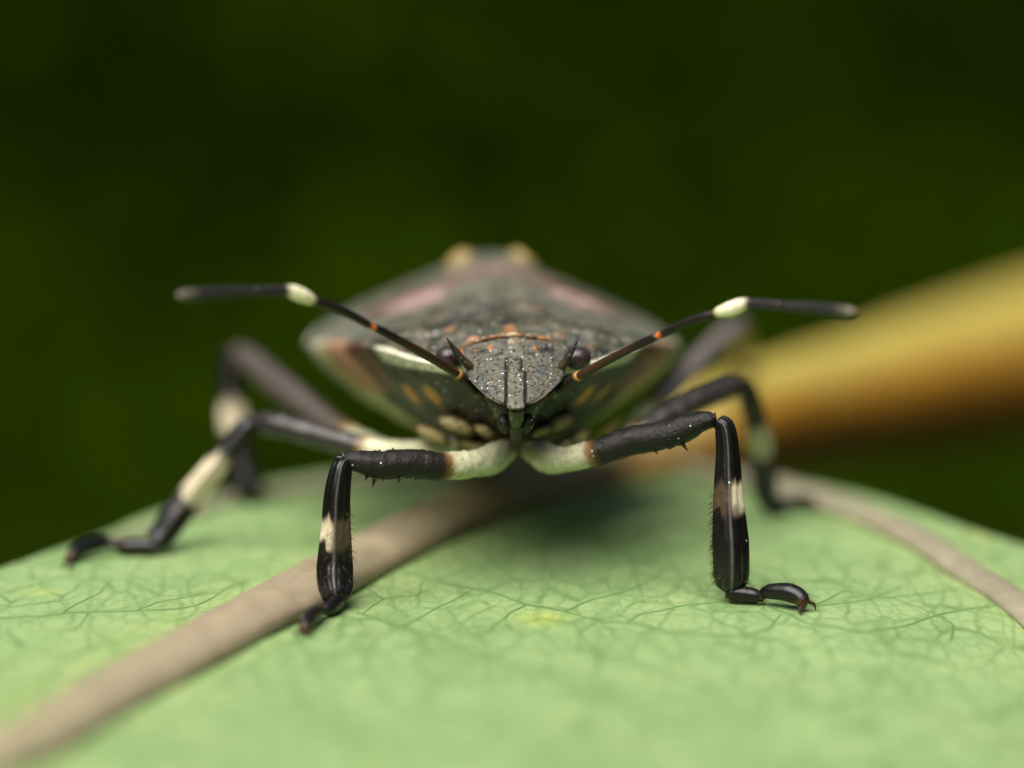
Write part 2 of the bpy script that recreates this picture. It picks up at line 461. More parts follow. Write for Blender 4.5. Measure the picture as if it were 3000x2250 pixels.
def vein_tint(p):
    xm = -4.6 + 0.52 * p.y + (0.006 * (p.y - 3) ** 2 if p.y < 3 else 0)
    k = math.exp(-(abs(p.x - xm) / 1.5) ** 1.5)
    xr = interp([(-22, 9.5), (-14, 10.8), (-7, 11.1), (-2.5, 10.75), (.2, 10.15), (2.3, 9.45), (4.6, 8.7), (6.9, 7.8), (8.4, 6.98), (9.6, 6.16), (11, 5.1), (12.3, 3.8)], p.y)
    k = max(k, .7 * math.exp(-(abs(p.x - xr) / 1.0) ** 1.5))
    q = math.exp(-(((p.x - BL.x) / .42) ** 2 + ((p.y - BL.y) / .55) ** 2))      # small yellow blemish
    return (k, 0, q)
mb = MB(); mb.add(top + bot, fs, [vein_tint(p) for p in top] * 2)
mb.build('blade', M_LEAF, leaf)

# midrib running on into the stalk
UPR = Vector((0, 0, 1))
def rib(name, pts, rad, col, n=60, seg=16, flat=1.0, rough=0.0, mat=None):
    mb = MB(); tube(mb, pts, rad, col, n=n, seg=seg, ref=UPR, flat=flat, rough=rough)
    return mb.build(name, mat or M_STALK, leaf)
def on(x, y, dz): return Vector((x, y, zleaf(x, y) + dz))
mid_pts = [on(-23, -42, 0.0), on(-15, -24, 0.05), on(-11.0, -15, 0.1), L(0, 2235, 0.12), L(300, 2065, 0.12), L(700, 1850, 0.12), L(1090, 1645, 0.14), L(1420, 1495, 0.15), on(2.0, 11.4, 0.15), on(3.4, 12.6, 0.2)]
BEI = (0.29, 0.238, 0.155)
rib('midrib', mid_pts, [(0, .2), (.35, .50), (.6, .66), (.85, .84), (1, 0.98)],
    lambda t_, ph: mixc(mixc(BEI, (0.30, 0.29, 0.165), smooth(.7, .3, t_)), (0.34, 0.20, 0.05), smooth(.82, 1, t_)), n=90, seg=26, flat=0.52, rough=0.05)
pet_pts = [on(2.6, 12.0, 0.15), on(3.6, 12.9, 0.25), P(2130, 1255, 16), P(2500, 1172, 27), P(3000, 1055, 40), P(3600, 900, 52), P(4400, 760, 66)]
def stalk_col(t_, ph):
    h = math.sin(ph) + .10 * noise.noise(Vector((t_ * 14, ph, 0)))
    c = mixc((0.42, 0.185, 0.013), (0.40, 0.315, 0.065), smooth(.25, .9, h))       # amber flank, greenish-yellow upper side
    c = mixc(c, (0.20, 0.065, 0.006), smooth(0.30, -0.45, h))                     # red-brown lower side: own tint plus painted-in shade
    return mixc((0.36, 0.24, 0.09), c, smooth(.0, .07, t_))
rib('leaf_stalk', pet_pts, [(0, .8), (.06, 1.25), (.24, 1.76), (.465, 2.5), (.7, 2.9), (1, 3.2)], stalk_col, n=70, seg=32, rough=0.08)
GRB = (0.24, 0.218, 0.145)
RV = [(3.8, 12.3, .1), (5.1, 11.0, .12), (6.16, 9.6, .12), (6.98, 8.4, .12), (7.8, 6.9, .1), (8.7, 4.6, .1), (9.45, 2.3, .08), (10.15, .2, .07), (10.75, -2.5, .06), (11.1, -7, .05), (10.8, -14, .03), (9.5, -22, 0)]
rib('side_vein', [on(*q) for q in RV],
    [(0, .3), (.1, .48), (.25, .44), (.45, .36), (1, .12)], GRB, flat=.5, rough=0.05)
rib('side_vein', [on(0.5, 12.4, 0.1), on(-3.5, 10.6, .1), L(700, 1470, .06), L(560, 1520, .06), L(400, 1562, .04), L(250, 1605, .02)],
    [(0, .35), (.3, .28), (1, .08)], GRB, flat=.8, rough=0.03)
VL = (0.112, 0.205, 0.066)
vein_px = [
    ([(1163, 1668), (1316, 1713), (1443, 1736), (1542, 1772), (1660, 1794), (1759, 1821), (1836, 1826), (1975, 1854), (2178, 1864), (2290, 1880), (2360, 1930), (2340, 2000)], 4.6),
    ([(1655, 1792), (1732, 1758), (1836, 1731), (1918, 1695), (1960, 1660)], 3.4),
    ([(1836, 1826), (1881, 1799), (1995, 1776), (2120, 1765), (2246, 1776), (2381, 1776), (2530, 1759), (2640, 1720)], 3.4),
    ([(1542, 1772), (1497, 1794), (1452, 1830), (1425, 1856), (1330, 1870)], 3.6),
    ([(1746, 1823), (1700, 1849), (1705, 1867), (1746, 1916), (1760, 1960)], 3.8),
    ([(1045, 1794), (1136, 1826), (1289, 1871), (1407, 1916), (1560, 1975)], 4.6),
    ([(1181, 1836), (1280, 1781), (1371, 1735), (1390, 1725)], 3.2),
    ([(1063, 1717), (1122, 1754), (1226, 1745), (1235, 1708), (1232, 1690)], 2.6),
    ([(1122, 1754), (1090, 1775), (1060, 1800)], 2.4),
    ([(2246, 1776), (2368, 1827), (2517, 1851), (2652, 1834), (2754, 1800), (2863, 1780), (2920, 1775)], 3.8),
    ([(2381, 1776), (2476, 1732), (2585, 1752), (2720, 1739), (2802, 1725), (2850, 1718)], 3.0),
    ([(2754, 1800), (2790, 1830), (2785, 1880)], 3.2),
    ([(2178, 1864), (2255, 1840), (2290, 1800)], 3.0),
    ([(-60, 1818), (0, 1812), (136, 1805), (203, 1796), (393, 1791), (515, 1785), (583, 1771), (664, 1724), (720, 1700)], 4.0),
    ([(183, 1797), (224, 1771), (292, 1737), (330, 1700)], 2.8),
    ([(393, 1791), (468, 1764), (583, 1744), (640, 1738)], 2.8),
    ([(210, 1850), (244, 1819), (258, 1796)], 3.0),
    ([(20, 1850), (60, 1880), (52, 1905)], 3.2),
]
rv = random.Random(2)
for path, r in vein_px:
    pl = []
    for (x0, y0), (x1, y1) in zip(path, path[1:]):
        pl.append(L(x0, y0, 0.004)); pl.append(L((x0 + x1) / 2 + rv.uniform(-5, 5), (y0 + y1) / 2 + rv.uniform(-2, 2), 0.004))
    pl.append(L(*path[-1], 0.004))
    rr = r / 150 * 1.5
    cp, ts = resample(pl, 7 * len(path))
    mb = MB(); vs = []; fs = []
    for k, c in enumerate(cp):
        tg = cp[min(k + 1, len(cp) - 1)] - cp[max(k - 1, 0)]
        nn_ = Vector((-tg.y, tg.x, 0)).normalized() * rr * (1 - .5 * ts[k] ** 3)
        nn_.y *= 2.6
        c = Vector((c.x, c.y, zleaf(c.x, c.y)))
        for q, hz in ((-1, -.01), (-.5, .010), (0, .018), (.5, .010), (1, -.01)):
            vs.append(c + nn_ * q + Vector((0, 0, hz)))
    for k in range(len(cp) - 1):
        for q in range(4): fs.append((k * 5 + q, k * 5 + q + 1, k * 5 + q + 6, k * 5 + q + 5))
    mb.add(vs, fs, [VL] * len(vs))
    mb.build('veinlet', M_VEINLET, leaf)

# ------------------------------------------------------------------ the stink bug
BASE = Vector((0, 3.5, 0))
bug = empty('stink_bug', BASE)
tag(bug, 'mottled grey-brown stink bug with black and cream banded legs, facing out over the leaf', 'insect')

def xc(d): return 0.073 - 0.068 * d           # body axis, slightly turned
def bodypt(x, d, z):
    y = d / math.cos(PITCH) * 1.0
    return Vector((xc(d) + x, y, z))

T_W = [(.95, 1.30), (1.5, 1.85), (2.5, 2.65), (3.2, 3.02), (3.9, 3.12), (5, 3.6), (6.5, 4.0), (7.8, 4.08), (9.5, 3.65), (11, 2.7), (12, 1.6), (12.6, .5)]
T_ZT = [(.95, 4.90), (2, 5.06), (4.5, 5.27), (6, 5.5), (7.5, 5.68), (9, 5.60), (10.5, 5.3), (12, 4.75), (12.6, 4.4)]
T_ZE = [(.95, 4.42), (1.5, 4.44), (2.7, 4.52), (4, 4.34), (5.5, 4.08), (7, 3.85), (9, 3.85), (11, 4.0), (12.6, 4.2)]
T_ZB = [(.95, 3.45), (2, 2.70), (3, 2.15), (5, 1.62), (7, 1.5), (9, 1.95), (11, 3.1), (12.6, 4.0)]
T_P = [(.95, 2.0), (3.5, 1.6), (6, 1.0), (8, 0.92), (10, .95), (12.6, 1.4)]
OLV = (0.125, 0.128, 0.088); DRK = (0.016, 0.017, 0.012); CRM = (0.78, 0.73, 0.46); ORG = (0.42, 0.16, 0.035)
PNK = (0.36, 0.22, 0.21); WHT = (0.62, 0.62, 0.48); OCH = (0.42, 0.30, 0.09)
def blob(x, y, cx, cy, rx, ry): return smooth(1.25, 0.55, math.hypot((x - cx) / rx, (y - cy) / ry))
def body_col(u, d, w_, dorsal, p):
    x = u * w_; ax = abs(x); au = abs(u)
    n1 = noise.noise(p * 2.3); n2 = noise.noise(p * 6.0 + Vector((7, 3, 1))); n3 = noise.noise(p * 1.1 + Vector((1, 8, 4)))
    if dorsal:
        c = mixc((0.062, 0.062, 0.043), (0.105, 0.095, 0.055), smooth(0.0, 0.5, n3))
        c = mixc(c, (0.118, 0.122, 0.09), smooth(3.5, 5.5, d))
        c = mixc(c, (0.10, 0.112, 0.10), .8 * smooth(0.05, 0.4, n1))
        c = mixc(c, (0.022, 0.024, 0.018), .75 * smooth(-0.1, -0.42, n1) * smooth(6, 4, d))
        c = mixc(c, ORG, 0.55 * smooth(0.42, 0.6, n2))
        c = mixc(c, DRK, 0.5 * smooth(-0.38, -0.6, n2))
        n5 = noise.noise(p * 4.1 + Vector((2, 9, 5)))
        c = mixc(c, (0.20, 0.19, 0.15), .8 * smooth(0.18, 0.45, n5))
        c = mixc(c, (0.02, 0.021, 0.017), .7 * smooth(-0.2, -0.45, n5))
        if d < 4.2:
            c = mixc(c, ORG, 0.85 * smooth(1.22, 1.08, d - 0.03 * ax) * smooth(0.95, 1.0, d))
            c = mixc(c, (0.55, 0.33, 0.15), blob(x, d, 0, 1.15, .12, .22))
            c = mixc(c, ORG, 0.7 * blob(x, d, 0, 1.7, .07, .5))
            for sx in (-1, 1):
                c = mixc(c, (0.5, 0.26, 0.13), .8 * blob(x, d, sx * 0.75, 1.5, .12, .14))
                c = mixc(c, DRK, .75 * blob(x, d, sx * 1.05, 1.75, .42, .13))
                c = mixc(c, DRK, .6 * blob(x, d, sx * 1.5, 2.3, .5, .14))
                c = mixc(c, DRK, .5 * blob(x, d, sx * 0.9, 3.0, .5, .12))
        c = mixc(c, (0.22, 0.145, 0.125), .7 * blob(x, d, 0, 6.6, 1.6, .7))
        for sx in (-1, 1):
            c = mixc(c, (0.13, 0.055, 0.05), .8 * blob(x, d, sx * 2.2, 6.35, 1.5, .95))
            c = mixc(c, (0.36, 0.24, 0.235), (.55 + .45 * smooth(-.3, .3, n1)) * blob(x, d, sx * 1.75, 5.75, .72, .8))
            c = mixc(c, OCH, blob(x, d, sx * 0.70, 8.0, .30, .45))
        c = mixc(c, (0.09, 0.13, 0.09), .8 * blob(x, d, 0, 8.0, .36, .7))
        c = mixc(c, (0.15, 0.17, 0.14), .6 * smooth(.62, .8, au) * smooth(3.6, 4.6, d))
    else:
        dark = mixc((0.006, 0.007, 0.005), (0.018, 0.022, 0.012), smooth(-.2, .4, n1))
        c = dark
        for sx in (-1, 1):
            c = mixc(c, (0.62, 0.29, 0.035), blob(x, d, sx * 1.55, 2.05, .2, .22))
            c = mixc(c, (0.62, 0.29, 0.035), blob(x, d, sx * 1.95, 2.75, .2, .2))
        c = mixc(c, (0.16, 0.12, 0.045), smooth(.35, .1, au) * .7)
        c = mixc(c, mixc(CRM, (0.66, 0.64, 0.36), smooth(0, .4, n1)), smooth(4.3, 4.9, d))
    # lateral rim
    if d < 2.9:
        c = mixc(c, (0.70, 0.70, 0.58), (smooth(.95, .97, au) if dorsal else smooth(.90, .94, au)) * smooth(2.75, 2.4, d))
    else:
        q = d + .35 * n2
        rc = (0.14, 0.05, 0.03) if q < 4.2 else ((0.52, 0.27, 0.19) if q < 5.2 else ((0.62, 0.50, 0.22) if q < 5.55 else (WHT if q < 6.5 else ((0.12, 0.12, 0.12) if q < 7.2 else WHT))))
        c = mixc(c, rc, .55 * smooth(.95, .97, au) if dorsal else smooth(.72, .80, au))
    return c

body = MB()
NS, ND = 150, 150
vs = []; cs = []; fs = []
for i in range(ND):
    d = .95 + (12.6 - .95) * (i / (ND - 1)) ** 1.15
    w_, zt, ze, zb, p_ = (sinterp(T, d) for T in (T_W, T_ZT, T_ZE, T_ZB, T_P))
    h = lerp(0.07, 0.44, smooth(2.6, 5.0, d)) * smooth(13, 11, d)
    for j in range(NS):
        th = 2 * math.pi * j / NS
        u = math.cos(th); dors = math.sin(th) >= 0; au = abs(u)
        e = h * math.sqrt(max(0, 1 - au ** 7))
        ad = max(0, au - .10) / .90 * smooth(4, 6, d) + au * (1 - smooth(4, 6, d))
        if dors: z = ze + .4 * e + (zt - ze - .4 * h) * max(0, 1 - ad ** p_)
        else: z = ze - e - (ze - h - zb) * max(0, 1 - au ** lerp(1.5, 1.28, smooth(3, 4.5, d)))
        pt = bodypt(u * w_, d, z)
        x = u * w_
        if dors:
            dz = 0.045 * noise.noise(pt * 2.4) + 0.02 * noise.noise(pt * 7)
            # creases: pronotum hind margin, calluses, ochre gland bumps, wing pads
            dz -= 0.10 * math.exp(-((d - 3.75 - 0.03 * x * x) / 0.16) ** 2) * (1 - au ** 4)
            dz -= 0.06 * math.exp(-((d - 5.3 - 0.10 * abs(x)) / 0.2) ** 2) * (1 - au ** 4)
            for sx in (-1, 1):
                dz += 0.26 * blob(x, d, sx * 0.70, 8.0, .30, .45)
                dz += 0.10 * blob(x, d, sx * 1.75, 5.75, .9, .8)
                dz -= 0.12 * blob(x, d, sx * 1.05, 1.78, .5, .14)
                dz -= 0.11 * blob(x, d, sx * 1.5, 2.35, .55, .15)
            dz += 0.03 * math.exp(-(x / 0.08) ** 2)
            pt.z += dz * (1 - au ** 6)
        else:
            pt.z += (0.05 * noise.noise(pt * 2.2) + (0.05 * math.sin(d * 5.2) if d > 4 else 0)) * (1 - au ** 6)
        vs.append(pt - BASE); cs.append(body_col(u, d, w_, dors, pt))
for i in range(ND - 1):
    for j in range(NS):
        a = i * NS + j; b_ = i * NS + (j + 1) % NS
        fs.append((a, a + NS, b_ + NS, b_))
for i, fl in ((0, False), (ND - 1, True)):
    d = .95 if i == 0 else 12.6
    vs.append(bodypt(0, d, 4.3 if i == 0 else 4.2) - BASE); cs.append(DRK); ci = len(vs) - 1
    for j in range(NS):
        a = i * NS + j; b_ = i * NS + (j + 1) % NS
        fs.append((a, b_, ci) if not fl else (b_, a, ci))
body.add(vs, fs, cs)

def Q(px, py, d): return P(px, py, d) - BASE     # bug-local point

# head plate: rows from the front tip up to the vertex
HX = 1511.0
T_HL = [(985, -62), (992, -106), (1003, -138), (1018, -153), (1040, -152), (1058, -146), (1072, -144), (1085, -145), (1100, -141), (1115, -133), (1135, -115), (1156, -92), (1172, -69), (1182, -49), (1187, -31)]
GREY = (0.100, 0.096, 0.076)
ROWS = 74; COLS = 96
vs = []; cs = []; fs = []
def head_d(x, y):
    """depth of the head plate: slopes away towards the vertex, domed across"""
    hw = -sinterp(T_HL, min(y, 1187))
    u = (x - HX) / hw
    dd = -0.75 + (1199 - y) / 214 * 1.75
    dd += 0.10 * abs(u) ** 1.5 + 0.26 * abs(u) ** 3.2 * (0.4 + 0.6 * smooth(1187, 1080, y))
    return dd
for i in range(ROWS):
    y = lerp(1187, 985, i / (ROWS - 1))
    hw = -sinterp(T_HL, y)
    for j in range(COLS):
        u = 2 * j / (COLS - 1) - 1
        u = math.copysign(abs(u) ** 0.85, u)
        x = HX + u * hw
        xx = x - HX
        dd = head_d(x, y)
        # grooves beside the clypeus
        gx = 28 if y > 1088 else 22
        g = math.exp(-((abs(xx + (0 if y > 1088 else 5)) - gx) / 3.8) ** 2) * smooth(1044, 1056, y)
        dd += 0.10 * g
        dd -= 0.035 * smooth(gx, gx - 6, abs(xx)) * smooth(1040, 1060, y)
        # upturned juga rim
        dd -= 0.05 * smooth(.88, .96, abs(u)) * smooth(1050, 1075, y)
        # calluses behind
        c = mixc(GREY, (0.065, 0.072, 0.066), smooth(-.1, .5, noise.noise(Vector((x * .03, y * .03, 2)))))
        c = mixc(c, (0.14, 0.135, 0.10), smooth(gx, gx - 5, abs(xx)) * .5)
        c = mixc(c, (0.006, 0.006, 0.005), min(1, g * 1.5))
        for sx in (-1, 1):
            bl = blob(xx, y, sx * 101 - 8, 1027, 26, 8); dd += 0.06 * bl; c = mixc(c, DRK, .9 * bl)
            c = mixc(c, ORG, .7 * blob(xx, y, sx * 66 - 8, 1018, 9, 8))
            c = mixc(c, DRK, .8 * blob(xx, y, sx * 45, 1036, 12, 6))
        c = mixc(c, (0.27, 0.145, 0.06), smooth(.93, .985, abs(u)) * smooth(1150, 1168, y))
        c = mixc(c, DRK, .7 * smooth(.90, .97, abs(u)) * smooth(1120, 1100, y) * smooth(1052, 1062, y))
        pt = Q(x, y, dd + 0.025 * noise.noise(Vector((x * .09, y * .09, 0))))
        vs.append(pt); cs.append(c)
for i in range(ROWS - 1):
    for j in range(COLS - 1):
        a = i * COLS + j; fs.append((a, a + 1, a + 1 + COLS, a + COLS))
# side walls: border pulled back and inwards
border = [j for j in range(COLS)] + [i * COLS + COLS - 1 for i in range(1, ROWS)] + [(ROWS - 1) * COLS + j for j in range(COLS - 2, -1, -1)] + [i * COLS for i in range(ROWS - 2, 0, -1)]
nb = len(border); prev = border
for step, (back, shr) in enumerate(((0.06, .99), (0.5, .90), (1.6, .80))):
    cur = []
    for k in border:
        v0 = vs[k]; c0 = Q(HX, 1090, 0.2)
        wv = v0 + FWD * back; wv = Vector((lerp(c0.x, wv.x, shr), wv.y, lerp(c0.z, wv.z, shr * .5 + .5)))
        vs.append(wv); cs.append(cs[k] if step == 0 else (0.045, 0.05, 0.028)); cur.append(len(vs) - 1)
    for k in range(nb):
        fs.append((prev[k], cur[k], cur[(k + 1) % nb], prev[(k + 1) % nb]))
    prev = cur
body.add(vs, fs, cs)

# clypeus tip projecting beyond the juga
vs = []; cs = []; fs = []
nn, mm_ = 14, 16
for i in range(nn):
    y = lerp(1202, 1160, i / (nn - 1))
    hw = 25.5 * math.sqrt(max(0.05, min(1, (1204 - y) / 10)))
    for j in range(mm_):
        a_ = math.pi * j / (mm_ - 1)
        u = -math.cos(a_)
        dd = -0.78 + (1199 - y) / 214 * 1.75 + 0.10 * (1 - math.sin(a_)) + (0.25 * smooth(1196, 1203, y))
        vs.append(Q(HX + u * hw, y, dd)); cs.append(mixc((0.15, 0.145, 0.12), DRK, smooth(1197, 1202, y)))
for i in range(nn - 1):
    for j in range(mm_ - 1):
        a = i * mm_ + j; fs.append((a, a + 1, a + 1 + mm_, a + mm_))
body.add(vs, fs, cs)

# lower face: wedge narrowing to the mouth, with labrum, bucculae and beak
vs = []; cs = []; fs = []
T_LF = [(1080, 132), (1120, 122), (1150, 104), (1180, 84), (1210, 64), (1232, 50), (1245, 40)]
for i in range(30):
    y = lerp(1245, 1080, i / 29); hw = sinterp(T_LF, y)
    for j in range(33):
        u = 2 * j / 32 - 1
        dd = 0.10 + 0.9 * abs(u) ** 1.6 * .6 + 0.35 * smooth(1200, 1080, y)
        c = mixc((0.030, 0.036, 0.018), (0.075, 0.075, 0.03), smooth(.6, .95, abs(u)))
        vs.append(Q(HX + u * hw, y, dd)); cs.append(c)
for i in range(29):
    for j in range(32):
        a = i * 33 + j; fs.append((a, a + 1, a + 34, a + 33))
body.add(vs, fs, cs)
tube(body, [Q(HX + 2, 1196, -.45), Q(HX + 2, 1222, -.25), Q(HX + 1, 1240, 0.05)], [(0, .14), (.5, .15), (1, .12)], (0.065, 0.068, 0.036), n=10, seg=12)
tube(body, [Q(HX + 1, 1234, 0.05), Q(HX + 2, 1262, .30), Q(HX, 1284, 1.2), Q(HX - 6, 1316, 2.4), Q(HX - 15, 1345, 3.6)], [(0, .13), (.3, .11), (1, .08)],
     lambda t_, ph: mixc((0.022, 0.024, 0.013), (0.035, 0.026, 0.012), t_), n=18, seg=12)
for sx in (-1, 1):
    tube(body, [Q(HX + sx * 36, 1215, .12), Q(HX + sx * 36, 1242, .05), Q(HX + sx * 33, 1258, .08), Q(HX + sx * 31, 1270, .12)],
         [(0, .08), (.4, .125), (.75, .09), (1, .02)], DRK, n=12, seg=10)
    # antennifer below the eye and horn-like process in front of it
    tube(body, [Q(HX + sx * 108, 1156, .75), Q(HX + sx * 122, 1146, .58), Q(HX + sx * 134, 1132, .46)], [(0, .09), (.6, .10), (1, .085)], (0.11, 0.10, 0.045), n=8, seg=12)
hornL = [Q(1384, 1082, .62), Q(1368, 1066, .46), Q(1350, 1048, .38), Q(1330, 1022, .33), Q(1307, 988, .28)]
hornR = [Q(1640, 1084, .62), Q(1651, 1066, .46), Q(1663, 1049, .38), Q(1678, 1024, .33), Q(1694, 995, .28)]
for hp in (hornL, hornR):
    tube(body, hp, [(0, .08), (.2, .095), (.45, .075), (.78, .042), (1, .010)], lambda t_, ph: mixc((0.10, 0.06, 0.025), DRK, smooth(.2, .5, t_)), n=16, seg=10)

# pale orange collar along the front edge of the pronotum
tube(body, [Q(x, y, d) for x, y, d in ((1340, 1036, 1.15), (1362, 1014, 1.1), (1405, 997, 1.05), (1450, 986, 1.0), (1497, 981, 1.0), (1550, 985, 1.0), (1600, 997, 1.05), (1642, 1016, 1.1), (1662, 1038, 1.15))],
     .045, lambda t_, ph: mixc(mixc((0.11, 0.075, 0.04), (0.27, 0.115, 0.03), smooth(-.25, .25, noise.noise(Vector((t_ * 17, 0, 3))))), (0.50, 0.36, 0.22), smooth(.07, .02, abs(t_ - .49))), n=40, seg=12, rough=.02)
# coxae and leg bases: pale humps under the thorax
for (x, y, d, rx, ry, rot) in ((1338, 1246, 2.0, 52, 22, 20), (1268, 1276, 2.7, 50, 20, 28), (1420, 1262, 1.6, 30, 16, 25), (1390, 1305, 2.4, 46, 18, 22),
                              (1634, 1240, 2.0, 50, 22, -25), (1686, 1284, 2.7, 46, 20, -30), (1585, 1264, 1.6, 30, 16, -25), (1640, 1310, 2.4, 44, 18, -25)):
    d += .22; rx *= 1.2; ry *= 1.15
    c = Q(x, y, d); a_ = R(rot)
    k = (1 + d / DIST) / 150
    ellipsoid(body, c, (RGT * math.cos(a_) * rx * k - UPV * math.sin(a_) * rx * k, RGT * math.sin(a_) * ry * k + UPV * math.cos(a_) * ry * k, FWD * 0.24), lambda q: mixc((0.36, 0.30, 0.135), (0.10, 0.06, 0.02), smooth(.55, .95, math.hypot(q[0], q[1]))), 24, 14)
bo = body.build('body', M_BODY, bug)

# eyes
for (x, y) in ((1316, 1047), (1692, 1050)):
    mb = MB(); k = 1 / 150
    ellipsoid(mb, Q(x, y, 0.78), (RGT * 41 * k, UPV * 35 * k, FWD * .26), DRK, 28, 18)
    mb.build('eye', M_EYE, bug)

# antennae: five segments each
BRK = (0.010, 0.006, 0.004); PALE = (0.84, 0.77, 0.52); GRYB = (0.022, 0.019, 0.019)
def antenna(p):
    mb = MB()
    tube(mb, p[0], [(0, .10), (.3, .105), (.8, .11), (1, .10)], lambda t_, ph: mixc((0.012, 0.010, 0.007), (0.38, 0.20, 0.05), smooth(.86, .95, t_)), n=14, seg=14)
    root = mb.build('antenna', M_ANT, bug)
    mb = MB()
    tube(mb, p[1], [(0, .075), (.1, .085), (.9, .085), (1, .075)], lambda t_, ph: mixc((0.036, 0.016, 0.006), BRK, smooth(.5, .9, t_)), n=26, seg=12)
    mb.build('antenna_segment', M_ANT, root)
    mb = MB()
    tube(mb, p[2], [(0, .055), (.1, .075), (.85, .10), (1, .075)], lambda t_, ph: mixc((0.62, 0.15, 0.03), BRK, smooth(.06, .13, t_)), n=26, seg=12)
    mb.build('antenna_segment', M_ANT, root)
    mb = MB()
    tube(mb, p[3], [(0, .075), (.06, .11), (.22, .148), (.38, .14), (.52, .10), (1, .10)], lambda t_, ph: mixc(mixc((0.35, 0.2, 0.06), PALE, smooth(.0, .08, t_)), GRYB, smooth(.42, .54, t_)), n=34, seg=14)
    mb.build('antenna_segment', M_ANT, root)
    mb = MB()
    tube(mb, p[4], [(0, .07), (.08, .10), (.6, .115), (.92, .10), (1, .04)], lambda t_, ph: mixc(GRYB, (0.16, 0.13, 0.10), smooth(.7, 1, t_)), n=26, seg=12)
    mb.build('antenna_segment', M_ANT, root)
antenna([[Q(1392, 1146, .55), Q(1368, 1122, .36), Q(1338, 1094, .15)],
         [Q(1342, 1096, .15), Q(1230, 1030, -.6), Q(1097, 958, -1.3)],
         [Q(1101, 963, -1.3), Q(1000, 908, -1.7), Q(920, 880, -2.0)],
         [Q(921, 883, -2.0), Q(880, 864, -2.2), Q(838, 851, -2.4), Q(745, 853, -2.8)],
         [Q(750, 853, -2.8), Q(640, 856, -3.3), Q(520, 866, -3.9)]])
antenna([[Q(1634, 1142, .55), Q(1664, 1124, .36), Q(1697, 1100, .15)],
         [Q(1692, 1104, .15), Q(1810, 1040, -.3), Q(1925, 985, -.8)],
         [Q(1920, 988, -.8), Q(2010, 945, -1.1), Q(2098, 918, -1.4)],
         [Q(2094, 919, -1.4), Q(2142, 905, -1.6), Q(2192, 890, -1.8), Q(2290, 896, -2.3)],
         [Q(2284, 896, -2.3), Q(2390, 902, -2.8), Q(2505, 915, -3.5)]])

# legs
def LQ(px, py, lift=0.0): return L(px, py, lift) - BASE
BLK = (0.006, 0.005, 0.0045); FEM = (0.009, 0.007, 0.0055)
def ridged(ph, t_):
    # carinate tibia: keels at the sides and one towards the viewer, furrows between
    r = 1.0
    for a0, wd, am in ((math.pi * .5, .10, .20), (math.pi * .22, .3, -.14), (math.pi * .78, .3, -.14), (0, .25, .08), (math.pi, .25, .08), (-math.pi / 2, .5, -.1)):
        dlt = math.atan2(math.sin(ph - a0), math.cos(ph - a0)); r += am * math.exp(-(dlt / wd) ** 2)
    return r
def leg(cfg):
    # femur with its pale base; coxa included
    fp = cfg['femur']; fr = cfg['fr']; pe = cfg['pale_end']
    fcol = cfg.get('fcol', FEM)
    mb = MB()
    tube(mb, fp, fr, lambda t_, ph: mixc(mixc(cfg.get('cream', (0.54, 0.53, 0.345)), (0.20, 0.10, 0.03), smooth(pe - .04, pe, t_)), fcol, smooth(pe - .005, pe + .035, t_)), n=60, seg=24, rough=cfg.get('rough', .034), seed=cfg.get('seed', 0), straight=False)
    root = mb.build('leg', cfg.get('mat', M_FEM), bug)
    mb = MB()
    b0, b1 = cfg['band']
    wp = cfg.get('whole', 0.0)
    def tcol(t_, ph):
        side = cfg.get('bside', 0)
        j = 0.07 * noise.noise(Vector((math.cos(ph) * 2, math.sin(ph) * 2, t_ * 8)))
        k = smooth(b0 - .05 + j, b0 + .03 + j, t_) * smooth(b1 + .05 + j, b1 - .02 + j, t_)
        q = smooth(-.1, .45, math.cos(ph) * side) if side else 1.0
        c = mixc((0.075, 0.048, 0.028), (0.62, 0.53, 0.37), max(q, wp))
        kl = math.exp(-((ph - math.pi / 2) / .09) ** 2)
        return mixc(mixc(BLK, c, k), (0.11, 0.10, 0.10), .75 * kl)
    tube(mb, cfg['tibia'], cfg['tr'], tcol, n=64, seg=72, sect=ridged, flat=cfg.get('tflat', .85))
    mb.build('tibia', M_LEG, root)
    mb = MB()
    for path, rad in cfg['tarsus']:
        tube(mb, path, rad, lambda t_, ph: mixc(BLK, (0.09, 0.045, 0.02), smooth(.85, 1, t_) * .6), n=18, seg=14)
    mb.build('tarsus', M_LEG, root)
    for path in cfg.get('claws', []):
        mb = MB(); tube(mb, path, [(0, .05), (.5, .035), (1, .008)], lambda t_, ph: mixc((0.055, 0.022, 0.008), (0.012, 0.007, 0.004), smooth(.5, 1, t_)), n=14, seg=8)
        mb.build('claw', M_ANT, root)
    if cfg.get('spines'):
        mb = MB()
        for b_, t_, r in cfg['spines']: cone(mb, b_, t_, r, (0.012, 0.011, 0.010), 7)
        tag(mb.build('spines', M_HAIR, root), kind='stuff')
    if cfg.get('hairs'):
        mb = MB()
        for b_, t_, r, c in cfg['hairs']: cone(mb, b_, t_, r, c, 3)
        tag(mb.build('bristles', M_HAIR, root), kind='stuff')
    return root

